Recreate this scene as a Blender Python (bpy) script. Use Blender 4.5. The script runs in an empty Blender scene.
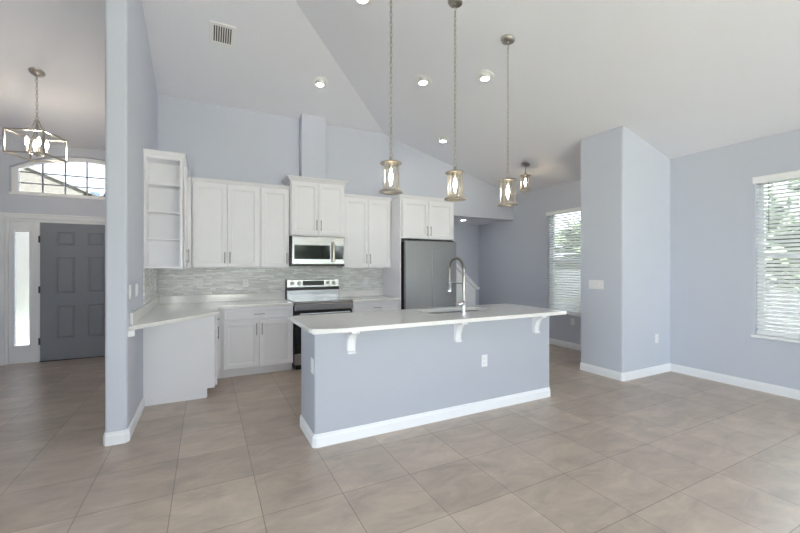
import bpy, bmesh, math, random
from math import sin, cos, pi, radians, sqrt
from mathutils import Vector, Matrix
random.seed(7)
sc = bpy.context.scene
C = sc.collection

# ---------------------------------------------------------------- camera, sky, sun, exposure
F_PX = 379.0
cam = bpy.data.cameras.new('camera'); camo = bpy.data.objects.new('camera', cam); C.objects.link(camo)
cam.sensor_width = 36; cam.lens = 36 * F_PX / 800
camo.location = (0, 0, 1.40); camo.rotation_euler = (radians(90), 0, radians(-27.1))
cam.clip_start = 0.05; cam.clip_end = 300
sc.camera = camo
sc.view_settings.view_transform = 'Standard'; sc.view_settings.look = 'None'
sc.view_settings.gamma = 1; sc.view_settings.use_curve_mapping = False
sc.view_settings.exposure = 1.60
try:
    sc.cycles.use_denoising = True
    sc.cycles.max_bounces = 14; sc.cycles.diffuse_bounces = 8; sc.cycles.transparent_max_bounces = 24
    sc.cycles.sample_clamp_indirect = 8
except Exception: pass

w = bpy.data.worlds.new('sky'); sc.world = w; w.use_nodes = True
nt = w.node_tree; nt.nodes.clear()
wo = nt.nodes.new('ShaderNodeOutputWorld'); bg = nt.nodes.new('ShaderNodeBackground')
tc = nt.nodes.new('ShaderNodeTexCoord'); mp = nt.nodes.new('ShaderNodeMapping'); nz = nt.nodes.new('ShaderNodeTexNoise')
cr = nt.nodes.new('ShaderNodeValToRGB')
mp.inputs['Scale'].default_value = (2, 2, 6); nz.inputs['Scale'].default_value = 1.6; nz.inputs['Detail'].default_value = 5
cr.color_ramp.elements[0].position = .40; cr.color_ramp.elements[0].color = (.77, .88, 1, 1)
cr.color_ramp.elements[1].position = .60; cr.color_ramp.elements[1].color = (.98, .99, 1, 1)
nt.links.new(tc.outputs['Generated'], mp.inputs[0]); nt.links.new(mp.outputs[0], nz.inputs['Vector'])
nt.links.new(nz.outputs['Fac'], cr.inputs[0]); nt.links.new(cr.outputs[0], bg.inputs['Color'])
bg.inputs['Strength'].default_value = 3.0
nt.links.new(bg.outputs[0], wo.inputs[0])

sl = bpy.data.lights.new('sun', 'SUN'); so = bpy.data.objects.new('sun', sl); C.objects.link(so)
sl.energy = 29.0; sl.angle = radians(2); sl.color = (1, .975, .95)
so.rotation_euler = Vector((-.5, -.55, .8)).to_track_quat('Z', 'Y').to_euler(); so.location = (-6, 0, 12)

def portal(name, loc, n, sx, sy):          # sky portal: samples the daylight through an opening, gives no light itself
    l = bpy.data.lights.new(name, 'AREA'); l.shape = 'RECTANGLE'; l.size = sx; l.size_y = sy
    o = bpy.data.objects.new(name, l); C.objects.link(o); o.location = loc
    o.rotation_euler = Vector(n).to_track_quat('-Z', 'Z').to_euler()
    l.cycles.is_portal = True
    return o
portal('sky_portal_sliders', (2.6, -3.75, 1.25), (0, 1, 0), 5.4, 2.5)
portal('sky_portal_rear', (-1.6, -3.75, 1.5), (0, 1, 0), 1.8, 1.6)
portal('sky_portal_family', (5.80, -1.17, 1.31), (-1, 0, 0), 3.5, 2.4)
portal('sky_portal_west', (-3.25, .2, 1.35), (1, 0, 0), 3.2, 2.1)

# ---------------------------------------------------------------- materials
def mat(name, col, rough=.5, metal=0, bump=0, bscale=300, var=0, vscale=4, spec=.5, emis=None, estr=0, coat=0):
    m = bpy.data.materials.new(name); m.use_nodes = True
    t = m.node_tree; b = t.nodes['Principled BSDF']
    b.inputs['Base Color'].default_value = (*col, 1); b.inputs['Roughness'].default_value = rough
    b.inputs['Metallic'].default_value = metal; b.inputs['Specular IOR Level'].default_value = spec
    if coat: b.inputs['Coat Weight'].default_value = coat; b.inputs['Coat Roughness'].default_value = .05
    tcn = t.nodes.new('ShaderNodeTexCoord')
    if bump:
        n = t.nodes.new('ShaderNodeTexNoise'); n.inputs['Scale'].default_value = bscale; n.inputs['Detail'].default_value = 3
        bp = t.nodes.new('ShaderNodeBump'); bp.inputs['Strength'].default_value = bump; bp.inputs['Distance'].default_value = .002
        t.links.new(tcn.outputs['Object'], n.inputs['Vector']); t.links.new(n.outputs['Fac'], bp.inputs['Height'])
        t.links.new(bp.outputs[0], b.inputs['Normal'])
    if var:
        n = t.nodes.new('ShaderNodeTexNoise'); n.inputs['Scale'].default_value = vscale; n.inputs['Detail'].default_value = 4
        r = t.nodes.new('ShaderNodeValToRGB')
        r.color_ramp.elements[0].position = .35; r.color_ramp.elements[1].position = .65
        r.color_ramp.elements[0].color = (*[c * (1 - var) for c in col], 1)
        r.color_ramp.elements[1].color = (*[min(1, c * (1 + var)) for c in col], 1)
        t.links.new(tcn.outputs['Object'], n.inputs['Vector']); t.links.new(n.outputs['Fac'], r.inputs[0])
        t.links.new(r.outputs[0], b.inputs['Base Color'])
    if emis:
        b.inputs['Emission Color'].default_value = (*emis, 1); b.inputs['Emission Strength'].default_value = estr
    return m

M = {}
M['wall'] = mat('wall_paint', (.565, .592, .672), .6, bump=.35, bscale=90)
M['ceiling'] = mat('ceiling_texture', (.77, .775, .825), .9, bump=.9, bscale=45)
M['trim'] = mat('white_trim', (.84, .85, .88), .35, var=.01)
M['cab'] = mat('cabinet_paint', (.82, .815, .85), .38, bump=.05, bscale=60, var=.008)
M['quartz'] = mat('white_quartz', (.80, .79, .775), .10, var=.03, vscale=60, coat=.3)
M['pull'] = mat('pull_nickel', (.40, .385, .37), .3, 1, var=.02)
M['nickel'] = mat('brushed_nickel', (.55, .54, .52), .28, 1, bump=.05, bscale=400)
M['lampmetal'] = mat('warm_nickel', (.46, .43, .39), .30, 1, bump=.05, bscale=300)
M['chrome'] = mat('chrome', (.62, .62, .63), .18, 1, var=.02)
M['plastic'] = mat('white_plastic', (.80, .80, .82), .35, var=.01)
M['slot'] = mat('dark_slot', (.12, .12, .12), .6, var=.1)
M['black'] = mat('black_glass', (.012, .013, .015), .05, var=.1, spec=.6)
M['black_matte'] = mat('black_enamel', (.02, .02, .022), .35, var=.1)
M['doorpaint'] = mat('slate_door_paint', (.235, .25, .285), .42, bump=.08, bscale=80, var=.02)
M['blind'] = mat('blind_slat', (.86, .87, .88), .45, var=.01)
M['ventdark'] = mat('vent_dark', (.10, .10, .10), .8, var=.1)
M['ventpaint'] = mat('vent_paint', (.78, .78, .78), .5, var=.01)
M['lens'] = mat('led_lens', (.9, .9, .9), .4, emis=(1, .97, .94), estr=19, var=.005)
M['bulb'] = mat('warm_bulb', (1, .9, .75), .3, emis=(1, .79, .53), estr=38, var=.005)
M['candlebulb'] = mat('candle_bulb', (1, .9, .75), .3, emis=(1, .86, .68), estr=62, var=.005)
M['candle'] = mat('candle_sleeve', (.80, .72, .58), .4, var=.03)
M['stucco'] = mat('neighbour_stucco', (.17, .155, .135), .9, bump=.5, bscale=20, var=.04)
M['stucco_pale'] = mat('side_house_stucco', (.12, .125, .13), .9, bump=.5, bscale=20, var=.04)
M['shingle'] = mat('roof_shingle', (.13, .14, .16), .9, var=.2, vscale=12)
M['fascia'] = mat('fascia', (.22, .22, .22), .6, var=.03)
M['bluegrey'] = mat('blue_shingle', (.05, .075, .11), .8, var=.15, vscale=9)
M['grass'] = mat('lawn', (.16, .165, .115), .95, bump=.8, bscale=40, var=.35, vscale=3)
M['concrete'] = mat('lanai_concrete', (.50, .48, .45), .8, bump=.3, bscale=60, var=.08, vscale=3)
M['leaf'] = mat('tree_leaf', (.075, .105, .055), .6, var=.45, vscale=1.5)
M['bark'] = mat('tree_bark', (.10, .075, .055), .9, bump=.8, bscale=30, var=.3)
M['dframe'] = mat('bronze_frame', (.05, .045, .04), .4, metal=.4, var=.1)

def stainless(name='stainless_steel', col=(.40, .40, .41), rough=.20, axis=2):
    m = mat(name, col, rough, 1); t = m.node_tree; b = t.nodes['Principled BSDF']
    tcn = t.nodes.new('ShaderNodeTexCoord'); mpn = t.nodes.new('ShaderNodeMapping')
    s = [4, 4, 4]; s[axis] = 500 if axis == 2 else 4
    if axis == 0: s = [500, 500, 4]
    mpn.inputs['Scale'].default_value = s
    n = t.nodes.new('ShaderNodeTexNoise'); n.inputs['Scale'].default_value = 1; n.inputs['Detail'].default_value = 2
    mr = t.nodes.new('ShaderNodeMapRange'); mr.inputs['To Min'].default_value = rough - .06; mr.inputs['To Max'].default_value = rough + .08
    t.links.new(tcn.outputs['Object'], mpn.inputs[0]); t.links.new(mpn.outputs[0], n.inputs['Vector'])
    t.links.new(n.outputs['Fac'], mr.inputs['Value']); t.links.new(mr.outputs[0], b.inputs['Roughness'])
    return m
M['steel'] = stainless()
M['fridgesteel'] = stainless('fridge_steel', (.40, .405, .41), .34, 0)

def glass_mat(name, tint=(1, 1, 1), rough=.0, bump=0, fac=None, bscale=60):
    m = bpy.data.materials.new(name); m.use_nodes = True; t = m.node_tree; t.nodes.clear()
    o = t.nodes.new('ShaderNodeOutputMaterial'); tr = t.nodes.new('ShaderNodeBsdfTransparent'); gl = t.nodes.new('ShaderNodeBsdfGlossy')
    mx = t.nodes.new('ShaderNodeMixShader'); fr = t.nodes.new('ShaderNodeFresnel'); fr.inputs['IOR'].default_value = 1.5
    tr.inputs['Color'].default_value = (*tint, 1); gl.inputs['Roughness'].default_value = rough
    if fac is None: t.links.new(fr.outputs[0], mx.inputs[0])
    else: mx.inputs[0].default_value = fac
    t.links.new(tr.outputs[0], mx.inputs[1]); t.links.new(gl.outputs[0], mx.inputs[2]); t.links.new(mx.outputs[0], o.inputs[0])
    if bump:
        tcn = t.nodes.new('ShaderNodeTexCoord'); n = t.nodes.new('ShaderNodeTexVoronoi'); n.inputs['Scale'].default_value = bscale
        bp = t.nodes.new('ShaderNodeBump'); bp.inputs['Strength'].default_value = bump; bp.inputs['Distance'].default_value = .003
        t.links.new(tcn.outputs['Object'], n.inputs['Vector']); t.links.new(n.outputs['Distance'], bp.inputs['Height'])
        t.links.new(bp.outputs[0], gl.inputs['Normal'])
    return m
M['glass'] = glass_mat('window_glass', (.97, .99, .98))
M['dimglass'] = glass_mat('dimmed_view_glass', (.50, .52, .53))  # glass colour darkened to tone down the overbright outdoors in the transom
M['blindglass'] = glass_mat('dimmed_blind_glass', (.78, .80, .81))  # grey in the glass colour lowers the outdoor glare behind the blinds
M['shadeglass'] = glass_mat('lamp_glass', (.97, .96, .93), .05, fac=.10)
def patterned():
    m = bpy.data.materials.new('textured_glass'); m.use_nodes = True; t = m.node_tree; b = t.nodes['Principled BSDF']
    b.inputs['Base Color'].default_value = (.36, .40, .44, 1); b.inputs['Transmission Weight'].default_value = .75; b.inputs['Roughness'].default_value = .25
    tcn = t.nodes.new('ShaderNodeTexCoord'); n = t.nodes.new('ShaderNodeTexVoronoi'); n.inputs['Scale'].default_value = 70
    bp = t.nodes.new('ShaderNodeBump'); bp.inputs['Strength'].default_value = .6; bp.inputs['Distance'].default_value = .004
    t.links.new(tcn.outputs['Object'], n.inputs['Vector']); t.links.new(n.outputs['Distance'], bp.inputs['Height']); t.links.new(bp.outputs[0], b.inputs['Normal'])
    return m
M['patglass'] = patterned()

def floor_mat():
    m = bpy.data.materials.new('beige_floor_tile'); m.use_nodes = True; t = m.node_tree; b = t.nodes['Principled BSDF']
    N = t.nodes.new; L = t.links.new
    tcn = N('ShaderNodeTexCoord'); mpn = N('ShaderNodeMapping'); S = .4675
    mpn.inputs['Location'].default_value = (-.285 + 20 * S, -1.775 + 20 * S, 0)
    br = N('ShaderNodeTexBrick'); br.offset = 0; br.squash = 1
    br.inputs['Scale'].default_value = 1; br.inputs['Brick Width'].default_value = S; br.inputs['Row Height'].default_value = S
    br.inputs['Mortar Size'].default_value = .0028; br.inputs['Mortar Smooth'].default_value = .3; br.inputs['Bias'].default_value = 0
    br.inputs['Color1'].default_value = (.42, .342, .282, 1); br.inputs['Color2'].default_value = (.51, .42, .35, 1); br.inputs['Mortar'].default_value = (.24, .195, .155, 1)
    L(tcn.outputs['Object'], mpn.inputs[0]); L(mpn.outputs[0], br.inputs['Vector'])
    mp2 = N('ShaderNodeMapping'); mp2.inputs['Scale'].default_value = (1.2, 2.4, 1); n = N('ShaderNodeTexNoise'); n.inputs['Scale'].default_value = 2.6; n.inputs['Detail'].default_value = 7; n.inputs['Distortion'].default_value = .6; n.inputs['Roughness'].default_value = .65
    L(tcn.outputs['Object'], mp2.inputs[0]); L(mp2.outputs[0], n.inputs['Vector'])
    r = N('ShaderNodeValToRGB'); r.color_ramp.elements[0].position = .3; r.color_ramp.elements[0].color = (.76, .755, .76, 1); r.color_ramp.elements[1].position = .7; r.color_ramp.elements[1].color = (1.17, 1.16, 1.14, 1)
    L(n.outputs['Fac'], r.inputs[0])
    mx = N('ShaderNodeMix'); mx.data_type = 'RGBA'; mx.blend_type = 'MULTIPLY'; mx.inputs[0].default_value = 1
    L(br.outputs['Color'], mx.inputs[6]); L(r.outputs[0], mx.inputs[7]); L(mx.outputs[2], b.inputs['Base Color'])
    mr = N('ShaderNodeMapRange'); mr.inputs['To Min'].default_value = .285; mr.inputs['To Max'].default_value = .37
    L(n.outputs['Fac'], mr.inputs['Value']); L(mr.outputs[0], b.inputs['Roughness'])
    bp = N('ShaderNodeBump'); bp.inputs['Strength'].default_value = .5; bp.inputs['Distance'].default_value = .003; bp.invert = True
    b.inputs['Specular IOR Level'].default_value = .85
    L(br.outputs['Fac'], bp.inputs['Height']); L(bp.outputs[0], b.inputs['Normal'])
    return m
M['floor'] = floor_mat()

def mosaic_mat(name, axis, gloss=.10, wav=.35):
    m = bpy.data.materials.new(name); m.use_nodes = True; t = m.node_tree; b = t.nodes['Principled BSDF']
    N = t.nodes.new; L = t.links.new
    tcn = N('ShaderNodeTexCoord'); sx = N('ShaderNodeSeparateXYZ'); cx = N('ShaderNodeCombineXYZ')
    L(tcn.outputs['Object'], sx.inputs[0]); L(sx.outputs[axis], cx.inputs[0]); L(sx.outputs[2], cx.inputs[1])
    ad = N('ShaderNodeVectorMath'); ad.operation = 'ADD'; ad.inputs[1].default_value = (10, 10, 0); L(cx.outputs[0], ad.inputs[0])
    br = N('ShaderNodeTexBrick'); br.offset = .37; br.offset_frequency = 2; br.squash = .6; br.squash_frequency = 3
    br.inputs['Scale'].default_value = 1; br.inputs['Brick Width'].default_value = .115; br.inputs['Row Height'].default_value = .0165
    br.inputs['Mortar Size'].default_value = .0014; br.inputs['Mortar Smooth'].default_value = .2
    br.inputs['Color1'].default_value = (.58, .58, .575, 1); br.inputs['Color2'].default_value = (.90, .91, .91, 1); br.inputs['Mortar'].default_value = (.62, .62, .61, 1)
    L(ad.outputs[0], br.inputs['Vector']); L(br.outputs['Color'], b.inputs['Base Color'])
    rg = N('ShaderNodeMapRange'); rg.inputs['From Min'].default_value = .58; rg.inputs['From Max'].default_value = .9; rg.inputs['To Min'].default_value = .35; rg.inputs['To Max'].default_value = gloss
    L(br.outputs['Color'], rg.inputs['Value']); L(rg.outputs[0], b.inputs['Roughness'])
    bp = N('ShaderNodeBump'); bp.inputs['Strength'].default_value = .8; bp.inputs['Distance'].default_value = .003; bp.invert = True
    L(br.outputs['Fac'], bp.inputs['Height'])
    n = N('ShaderNodeTexNoise'); n.inputs['Scale'].default_value = 45; L(tcn.outputs['Object'], n.inputs['Vector'])
    b2 = N('ShaderNodeBump'); b2.inputs['Strength'].default_value = wav; b2.inputs['Distance'].default_value = .004
    L(n.outputs['Fac'], b2.inputs['Height']); L(bp.outputs[0], b2.inputs['Normal']); L(b2.outputs[0], b.inputs['Normal'])
    return m
M['mosaic_x'] = mosaic_mat('glass_mosaic', 0); M['mosaic_y'] = mosaic_mat('glass_mosaic_side', 1, .30, .12)

# ---------------------------------------------------------------- mesh helpers (world coordinates in, origin subtracted on build)
class B:
    def __init__(s, mtx=None): s.bm = bmesh.new(); s.mtx = mtx or Matrix.Identity(4)
    def P(s, p): return s.mtx @ Vector(p)
    def face(s, pts): 
        try: s.bm.faces.new([s.bm.verts.new(s.P(p)) for p in pts])
        except ValueError: pass
    def box(s, x0, x1, y0, y1, z0, z1, bev=0, seg=2):
        t = bmesh.new(); bmesh.ops.create_cube(t, size=1)
        for v in t.verts: v.co = Vector(((x0 + x1) / 2 + v.co.x * (x1 - x0), (y0 + y1) / 2 + v.co.y * (y1 - y0), (z0 + z1) / 2 + v.co.z * (z1 - z0)))
        if bev: bmesh.ops.bevel(t, geom=list(t.edges), offset=bev, segments=seg, profile=.5, affect='EDGES')
        s.add(t); return s
    def add(s, t):
        t.verts.index_update(); vs = [s.bm.verts.new(s.P(v.co)) for v in t.verts]
        for f in t.faces:
            try: s.bm.faces.new([vs[v.index] for v in f.verts])
            except ValueError: pass
        t.free()
    def prism(s, pts, z0, z1, axis='z', bev=0):     # pts 2-D polygon extruded along an axis
        t = bmesh.new()
        def q(p, h): return {'z': (p[0], p[1], h), 'y': (p[0], h, p[1]), 'x': (h, p[0], p[1])}[axis]
        a = [t.verts.new(q(p, z0)) for p in pts]; b = [t.verts.new(q(p, z1)) for p in pts]; n = len(pts)
        t.faces.new(a); t.faces.new(b[::-1])
        for i in range(n): t.faces.new((a[i], a[(i + 1) % n], b[(i + 1) % n], b[i]))
        bmesh.ops.recalc_face_normals(t, faces=t.faces)
        if bev: bmesh.ops.bevel(t, geom=list(t.edges), offset=bev, segments=2, profile=.5, affect='EDGES')
        s.add(t); return s
    def lathe(s, prof, c=(0, 0, 0), n=24, axis='z', cap=True):   # prof: (r, h)
        rings = []
        for r, h in prof:
            ring = []
            for i in range(n):
                a = 2 * pi * i / n; u, v = r * cos(a), r * sin(a)
                p = {'z': (u, v, h), 'y': (u, h, v), 'x': (h, u, v)}[axis]
                ring.append(s.bm.verts.new(s.P(Vector(c) + Vector(p))))
            rings.append(ring)
        for a, b in zip(rings, rings[1:]):
            for i in range(n): s.bm.faces.new((a[i], a[(i + 1) % n], b[(i + 1) % n], b[i]))
        if cap:
            s.bm.faces.new(rings[0]); s.bm.faces.new(rings[-1])
        return s
    def tube(s, path, r, n=8, closed=False):
        path = [Vector(p) for p in path]; rings = []; N = len(path)
        up = None
        for i, p in enumerate(path):
            if closed: d = path[(i + 1) % N] - path[i - 1]
            else: d = path[min(i + 1, N - 1)] - path[max(i - 1, 0)]
            d.normalize()
            if up is None: up = d.orthogonal().normalized()
            up = (up - d * up.dot(d)).normalized(); v = d.cross(up)
            rr = r[i] if isinstance(r, (list, tuple)) else r
            rings.append([s.bm.verts.new(s.P(p + (up * cos(2 * pi * k / n) + v * sin(2 * pi * k / n)) * rr)) for k in range(n)])
        prs = list(zip(rings, rings[1:])) + ([(rings[-1], rings[0])] if closed else [])
        for a, b in prs:
            for k in range(n): s.bm.faces.new((a[k], a[(k + 1) % n], b[(k + 1) % n], b[k]))
        if not closed: s.bm.faces.new(rings[0]); s.bm.faces.new(rings[-1])
        return s
    def sweep(s, path, prof, side=1):
        """profile (out, z) swept along a 2-D path with mitred corners; out is to the given side of the path"""
        n = len(path); rows = []
        for i in range(n):
            p = Vector(path[i])
            def nrm(a, b): d = (Vector(b) - Vector(a)).normalized(); return Vector((d.y, -d.x)) * side
            ns = []
            if i > 0: ns.append(nrm(path[i - 1], path[i]))
            if i < n - 1: ns.append(nrm(path[i], path[i + 1]))
            m = ns[0] if len(ns) == 1 else (ns[0] + ns[1]) / (1 + ns[0].dot(ns[1]))
            rows.append([s.bm.verts.new(s.P((p.x + m.x * o, p.y + m.y * o, z))) for o, z in prof])
        k = len(prof)
        for a, b in zip(rows, rows[1:]):
            for j in range(k): s.bm.faces.new((a[j], a[(j + 1) % k], b[(j + 1) % k], b[j]))
        s.bm.faces.new(rows[0]); s.bm.faces.new(rows[-1])
        return s
    def panel(s, a0, a1, c0, c1, b0, T, rail=.055, bead=.012, depth=.009, fields=None):
        """shaker slab in the (a, b outward, c up) frame"""
        def loop(i, b, r=(a0, a1, c0, c1)): return [s.bm.verts.new(s.P(p)) for p in ((r[0] + i, b, r[2] + i), (r[1] - i, b, r[2] + i), (r[1] - i, b, r[3] - i), (r[0] + i, b, r[3] - i))]
        ls = [loop(0, b0), loop(0, T - .003), loop(.003, T), loop(rail, T), loop(rail + .003, T - .004), loop(rail + bead - .003, T - .005), loop(rail + bead, T - depth)]
        s.bm.faces.new(ls[0])
        for x, y in zip(ls, ls[1:]):
            for k in range(4): s.bm.faces.new((x[k], x[(k + 1) % 4], y[(k + 1) % 4], y[k]))
        s.bm.faces.new(ls[-1]); return s
    def build(s, name, m, parent=None, smooth=False, kind=None, label=None):
        bmesh.ops.remove_doubles(s.bm, verts=s.bm.verts, dist=1e-5) if smooth else None
        bmesh.ops.recalc_face_normals(s.bm, faces=s.bm.faces)
        r = parent
        while r is not None and r.parent is not None: r = r.parent
        off = Vector(r.location) if r is not None and r.type == 'EMPTY' else Vector((0, 0, 0))
        if off.length: bmesh.ops.translate(s.bm, verts=s.bm.verts, vec=-off)
        me = bpy.data.meshes.new(name); s.bm.to_mesh(me); s.bm.free()
        me.materials.append(M[m] if isinstance(m, str) else m)
        if smooth:
            for p in me.polygons: p.use_smooth = True
            try: me.set_sharp_from_angle(angle=radians(35))
            except Exception: pass
        o = bpy.data.objects.new(name, me); C.objects.link(o); o.parent = parent
        if kind: o['kind'] = kind
        if label: o['label'] = label
        return o

def thing(name, label, cat, loc, group=None):
    o = bpy.data.objects.new(name, None); C.objects.link(o); o.location = loc; o.empty_display_size = .1
    o['label'] = label; o['category'] = cat
    if group: o['group'] = group
    return o
def tag(o, label, cat, group=None):
    o['label'] = label; o['category'] = cat
    if group: o['group'] = group
    return o
def local(o, u, n):      # local frame: a along u, b along n (outward), c up
    u = Vector(u); n = Vector(n); z = Vector((0, 0, 1))
    return Matrix(((u.x, n.x, z.x, o[0]), (u.y, n.y, z.y, o[1]), (u.z, n.z, z.z, o[2]), (0, 0, 0, 1)))

# ---------------------------------------------------------------- measures
BY = 5.80      # kitchen back wall
WX = -.56      # kitchen face of the wing wall
RX = 5.55      # right-hand wall
DY = 7.35      # entry door wall
SY = -3.55; EX = -3.05
def zA(y): return 3.63 + .275 * (5.8 - y)
def zB(x): return 3.13 + .272 * (4.51 - x)
def zC(x, y): return min(zA(y), zB(x), 4.3)

# ---------------------------------------------------------------- structure
b = B(); b.box(EX - .2, RX + .2, SY - .2, DY + .2, -.1, 0); b.build('floor', 'floor', kind='structure')
hx = 4.51 - (zA(7.6) - 3.13) / .272; cx_ = 4.51 - 1.17 / .272; cy_ = 5.8 - .67 / .275
b = B()
def slab(pts):
    t = bmesh.new(); lo = [t.verts.new((x, y, zz)) for x, y, zz in pts]; hi = [t.verts.new((x, y, zz + .15)) for x, y, zz in pts]; n = len(pts)
    t.faces.new(lo); t.faces.new(hi)
    for i in range(n): t.faces.new((lo[i], lo[(i + 1) % n], hi[(i + 1) % n], hi[i]))
    bmesh.ops.recalc_face_normals(t, faces=t.faces); b.add(t)
slab([(EX - .2, 7.6, zA(7.6)), (hx, 7.6, zA(7.6)), (cx_, cy_, 4.3), (EX - .2, cy_, 4.3)])
slab([(hx, 7.6, zA(7.6)), (RX + .2, 7.6, zB(RX + .2)), (RX + .2, SY - .2, zB(RX + .2)), (cx_, SY - .2, 4.3), (cx_, cy_, 4.3)])
slab([(EX - .2, cy_, 4.3), (cx_, cy_, 4.3), (cx_, SY - .2, 4.3), (EX - .2, SY - .2, 4.3)])
b.build('ceiling', 'ceiling', kind='structure')

def wall_grid(b, axis, pos0, pos1, u0, u1, z1, holes):
    us = sorted({u0, u1, *[h[0] for h in holes], *[h[1] for h in holes]})
    for a, c in zip(us, us[1:]):
        col = sorted([h for h in holes if h[0] <= a + 1e-6 and h[1] >= c - 1e-6], key=lambda h: h[2]); z = 0
        for h in col + [(0, 0, z1, z1)]:
            if h[2] > z + 1e-6:
                if axis == 'y': b.box(a, c, pos0, pos1, z, h[2])
                else: b.box(pos0, pos1, a, c, z, h[2])
            z = h[3]
def rounded(x0, x1, y0, y1, r, corners):      # plan outline with some bullnose corners
    pts = []
    for key, (cx, cy, a0) in {'sw': (x0 + r, y0 + r, 180), 'se': (x1 - r, y0 + r, 270), 'ne': (x1 - r, y1 - r, 0), 'nw': (x0 + r, y1 - r, 90)}.items():
        if key in corners: pts += [(cx + r * cos(radians(a0 + t)), cy + r * sin(radians(a0 + t))) for t in (0, 15, 30, 45, 60, 75, 90)]
        else: pts.append({'sw': (x0, y0), 'se': (x1, y0), 'ne': (x1, y1), 'nw': (x0, y1)}[key])
    return pts
# back wall of the kitchen with the hall opening under a header
b = B(); b.box(WX - .02, 3.72, BY, BY + .14, 0, 3.72); b.box(3.72, RX + .02, BY, BY + .14, 2.345, 3.40)
b.build('wall_back', 'wall', kind='structure')
b = B(); b.prism(rounded(1.255, 1.635, 5.66, BY + .01, .018, ('sw', 'se')), 2.55, 3.75); b.build('wall_chase', 'wall', kind='structure')
# wing wall between the entry and the kitchen
b = B(); b.prism(rounded(-.705, WX, 3.68, DY + .02, .022, ('sw', 'se')), 0, 4.28); b.build('wall_left', 'wall', kind='structure')
# hall behind the kitchen
b = B(); b.box(3.72, RX + .1, 6.90, 7.02, 0, 2.5); b.build('wall_hall_end', 'wall', kind='structure')
b = B(); b.box(3.60, 3.72, BY + .14, 7.02, 0, 2.5); b.build('wall_hall_side', 'wall', kind='structure')
b = B(); b.box(3.62, RX + .02, BY + .13, 6.95, 2.345, 2.45); b.build('ceiling_hall', 'ceiling', kind='structure')
# right wall with its two blind windows and an added unseen one for daylight
WZ0, WZ1 = .60, 2.385
NW = (3.98, 4.93, WZ0, WZ1); RW = (1.03, 1.995, WZ0 + .03, WZ1 + .02); FW = (-2.9, .55, .12, 2.5)
b = B(); wall_grid(b, 'x', RX, RX + .16, SY - .1, DY + .1, 3.1, [NW, RW, FW]); b.build('wall_right', 'wall', kind='structure')
b = B(); b.prism(rounded(4.53, RX + .02, 2.88, 3.475, .02, ('sw', 'nw')), 0, 3.20); b.build('wall_closet', 'wall', kind='structure')
# entry wall with door unit and arched transom
TX0, TX1, TZ0, TZS, TZT = -2.50, -.80, 2.465, 2.83, 3.07
DX0, DX1 = -2.55, -.86
b = B(); wall_grid(b, 'y', DY, DY + .17, EX - .1, RX + .2, 3.4, [(DX0, DX1, 0, 2.10), (TX0, TX1, TZ0, TZT + .02)])
tc_ = (TX0 + TX1) / 2; hw = (TX1 - TX0) / 2
def arch(x, inset=0): 
    R = (hw * hw + (TZT - TZS) ** 2) / (2 * (TZT - TZS)); return TZT - R + sqrt(max(0, R * R - (x - tc_) ** 2)) - inset
xs = [TX0 + (TX1 - TX0) * i / 20 for i in range(21)]
for xa, xb in zip(xs, xs[1:]): b.prism([(xa, arch(xa)), (xb, arch(xb)), (xb, TZT + .02), (xa, TZT + .02)], DY, DY + .17, 'y')
b.build('wall_entry', 'wall', kind='structure')
b = B(); wall_grid(b, 'x', EX - .16, EX, SY - .1, DY + .1, 4.4, [(-1.4, 1.8, .3, 2.4)]); b.build('wall_west', 'wall', kind='structure')
b = B(); wall_grid(b, 'y', SY - .16, SY, EX - .1, RX + .2, 4.4, [(.0, 5.3, 0, 2.45), (-2.5, -.7, .75, 2.3)]); b.build('wall_rear', 'wall', kind='structure')
# stair knee wall seen through the hall opening
b = B(); b.prism([(3.73, 0), (4.94, 0), (4.94, .945), (3.73, 2.05)], 6.24, 6.36, 'y'); kw = b.build('wall_stair', 'trim', kind='structure')
b = B(); b.prism([(3.72, 2.04), (3.72, 2.12), (4.96, .99), (5.01, .975), (5.01, .93), (4.93, .93)], 6.19, 6.41, 'y'); b.build('wall_cap', 'trim', kw)

# baseboards
BB = [(0, 0), (.014, 0), (.014, .07), (.012, .078), (.009, .083), (.008, .095), (.004, .101), (0, .101)]
def base(name, path, side=1, parent=None):
    b = B(); b.sweep(path, BB, side); return b.build(name, 'trim', parent, kind=None if parent else 'structure')
base('baseboard_left', [(-.705, 7.35), (-.705, 3.70), (-.69, 3.68), (-.58, 3.68), (WX, 3.70), (WX, 4.535)], 1)
base('baseboard_right', [(4.55, 3.475), (4.53, 3.455), (4.53, 2.895), (4.545, 2.88), (RX, 2.88), (RX, SY + .02)], 1)
base('baseboard_nook', [(RX, 6.90), (RX, 3.48)], 1)
base('baseboard_entry', [(EX, DY), (DX0 - .06, DY)], 1)
base('baseboard_hall', [(3.72, 6.90), (RX, 6.90)], 1)
base('baseboard_west', [(EX, SY), (EX, DY)], 1)

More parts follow.
